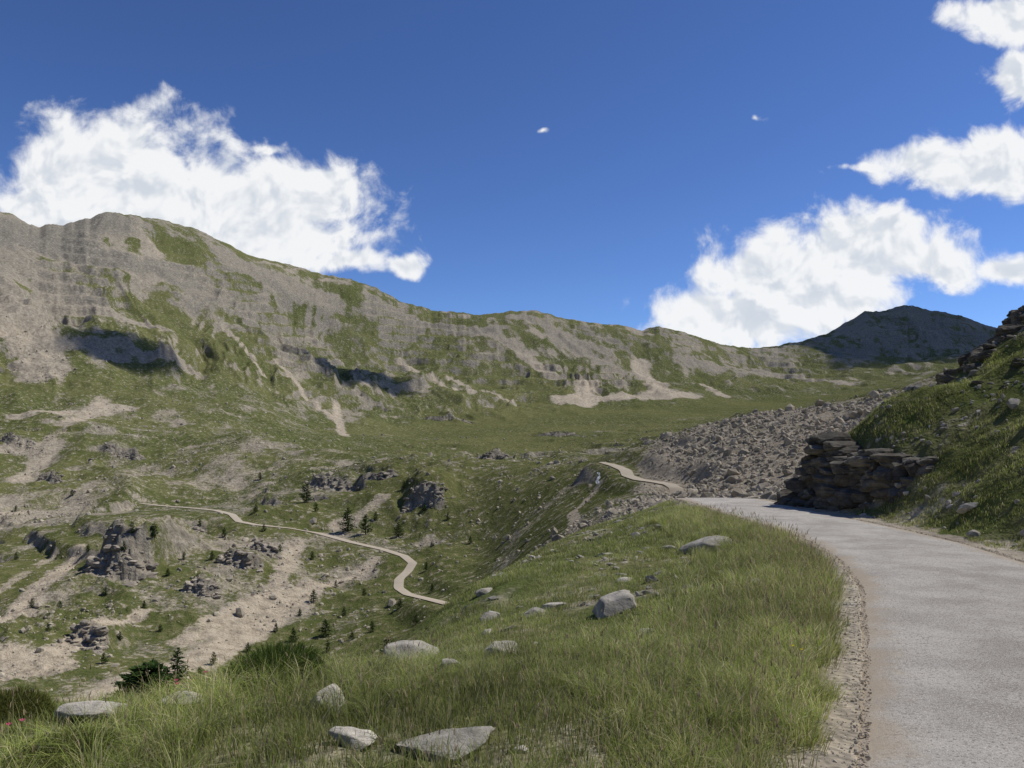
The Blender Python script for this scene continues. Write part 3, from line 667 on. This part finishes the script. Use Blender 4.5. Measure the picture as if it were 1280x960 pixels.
# ------------------------------------------------------------------ sun, clouds overhead, sky
SE,SA=54*D2R,82*D2R
sd=Vector((math.sin(SA)*math.cos(SE),math.cos(SA)*math.cos(SE),math.sin(SE)))
L=bpy.data.lights.new('sun','SUN');L.energy=5.0;L.angle=.5*D2R;L.color=(1,.96,.89)
lo=bpy.data.objects.new('sun',L);scene.collection.objects.link(lo);lo.rotation_euler=sd.to_track_quat('Z','Y').to_euler();lo.location=(50,20,80)
m_cl,N=new_mat('cloud_white');oc=N.n('ShaderNodeTexCoord').outputs['Generated']
r_=N.vm('LENGTH',N.vm('MULTIPLY',N.vm('SUBTRACT',oc,(.5,.5,.5)),(2,2,0)))
al=N.math('MULTIPLY',N.mr(N.math('ADD',r_,N.math('MULTIPLY',N.noise(oc,5,5,.6),.9)),1.45,1.0),.78)
tr=N.n('ShaderNodeBsdfTransparent');df=N.n('ShaderNodeBsdfDiffuse',inp={0:(.9,.9,.9,1)})
mx=N.n('ShaderNodeMixShader',inp={0:al,1:tr.outputs[0],2:df.outputs[0]});N.n('ShaderNodeOutputMaterial',inp={0:mx.outputs[0]})
for (px,py,rx,ry_,kk_) in [(155,443,92,66,1500),(445,468,120,80,1500),(1160,400,560,560,2300)]:
    x,y,z=sight(px,py,300);v,f=ICO[4]
    n_=fbm(v[:,0]*2.2+px,v[:,1]*2.2+v[:,2],4,9);B=v*(1+.35*n_[:,None])*np.array([rx,ry_,35])
    add_obj('cloud',make_mesh('cloud',B,[f],[m_cl],True),Vector((x,y,z))+sd*kk_)
W=bpy.data.worlds.new('World');scene.world=W;W.use_nodes=True;W.node_tree.nodes.clear();N=NT(W.node_tree)
W.cycles.sampling_method='MANUAL';W.cycles.sample_map_resolution=512
sky=N.n('ShaderNodeTexSky',sky_type='NISHITA',sun_disc=False,sun_elevation=SE,sun_rotation=SA,altitude=2300,air_density=1.0,dust_density=.35,ozone_density=2.5)
tc=N.n('ShaderNodeTexCoord').outputs['Generated'];sx=N.n('ShaderNodeSeparateXYZ',inp={0:tc})
yp=N.math('MAXIMUM',sx.outputs[1],0.05)
pv=N.n('ShaderNodeCombineXYZ',inp={0:N.math('DIVIDE',sx.outputs[0],yp),1:N.math('DIVIDE',sx.outputs[2],yp),2:0.0}).outputs[0]
blobs=[(150,222,125,66,1.35),(290,252,155,60,1.35),(60,262,85,36,1.25),(340,298,115,40,1.3),(430,328,60,20,1.05),(495,334,30,18,1),(335,182,36,14,.75),(405,228,64,28,1.1),
(1070,322,120,46,1.35),(1125,285,50,26,1.15),(1160,338,55,26,1.1),(930,395,105,38,1.35),(1000,352,105,54,1.4),
(1190,210,100,30,1.25),(1255,195,70,40,1.25),(1090,216,50,10,.8),(1250,22,62,28,1.15),(1275,100,45,30,1.15),(1272,335,42,24,1),(688,160,24,8,.3),(946,148,24,8,.5)]
wn=N.n('ShaderNodeTexNoise',inp={'Vector':pv,'Scale':7.0,'Detail':4.0,'Roughness':.6}).outputs[1]
wv_=N.vm('ADD',pv,N.vm('MULTIPLY',N.vm('SUBTRACT',wn,(.5,.5,.5)),(.11,.065,0)))
cur=None
for (a,b_,c,d_,o_) in blobs:
    q=N.vm('LENGTH',N.vm('MULTIPLY',N.vm('SUBTRACT',wv_,((a-640)/1000,(560-b_)/1000,0)),(1000/c,1000/d_,0)))
    v_=N.math('SUBTRACT',o_,q)
    cur=v_ if cur is None else N.n('ShaderNodeMath',operation='SMOOTH_MAX',inp={0:cur,1:v_,2:.25}).outputs[0]
cur=N.math('MAXIMUM',cur,-1.2)
def cn(vec,det): return N.noise(vec,15,det,.6,.3)
nA=cn(pv,8);D1=N.math('ADD',N.math('MULTIPLY',cur,.95),N.math('MULTIPLY',N.math('SUBTRACT',nA,.5),2.3))
nB=cn(pv,4);nC=cn(N.vm('ADD',pv,(.006,.016,0)),3)
mask=N.mr(D1,-.12,.5);mask=N.math('MULTIPLY',mask,N.math('GREATER_THAN',sx.outputs[1],0.06))
lit=N.mr(N.math('SUBTRACT',nB,nC),-.13,.08,0,1)
thick=N.mr(D1,.1,1.1,0,1);lit=N.math('ADD',lit,N.math('MULTIPLY',N.math('SUBTRACT',1.0,thick),.4),0,True)
cc=N.mix(lit,(6.4,6.9,7.6),(9.2,9.3,9.4))
s3=N.mix(1.0,sky.outputs[0],(.29,.315,.37),'MULTIPLY')
s4=N.n('ShaderNodeGamma',inp={0:s3,1:1.28}).outputs[0]
skc=N.mix(1.0,s4,(2.9,2.9,2.9),'MULTIPLY')
fin=N.mix(N.math('MULTIPLY',mask,.97),skc,cc)
bg=N.n('ShaderNodeBackground',inp={0:fin,1:.1});out=N.n('ShaderNodeOutputWorld',inp={0:bg.outputs[0]})
# ------------------------------------------------------------------ camera
cam=bpy.data.cameras.new('camera');co=bpy.data.objects.new('camera',cam);scene.collection.objects.link(co)
co.location=(0,0,EYE);co.rotation_euler=(math.pi/2,0,0);cam.lens=28.125;cam.sensor_width=36;cam.shift_y=.0625;cam.clip_start=.05;cam.clip_end=12000
scene.camera=co
scene.view_settings.view_transform='Standard';scene.view_settings.look='None';scene.view_settings.exposure=0
print('done',time.time()-T0)
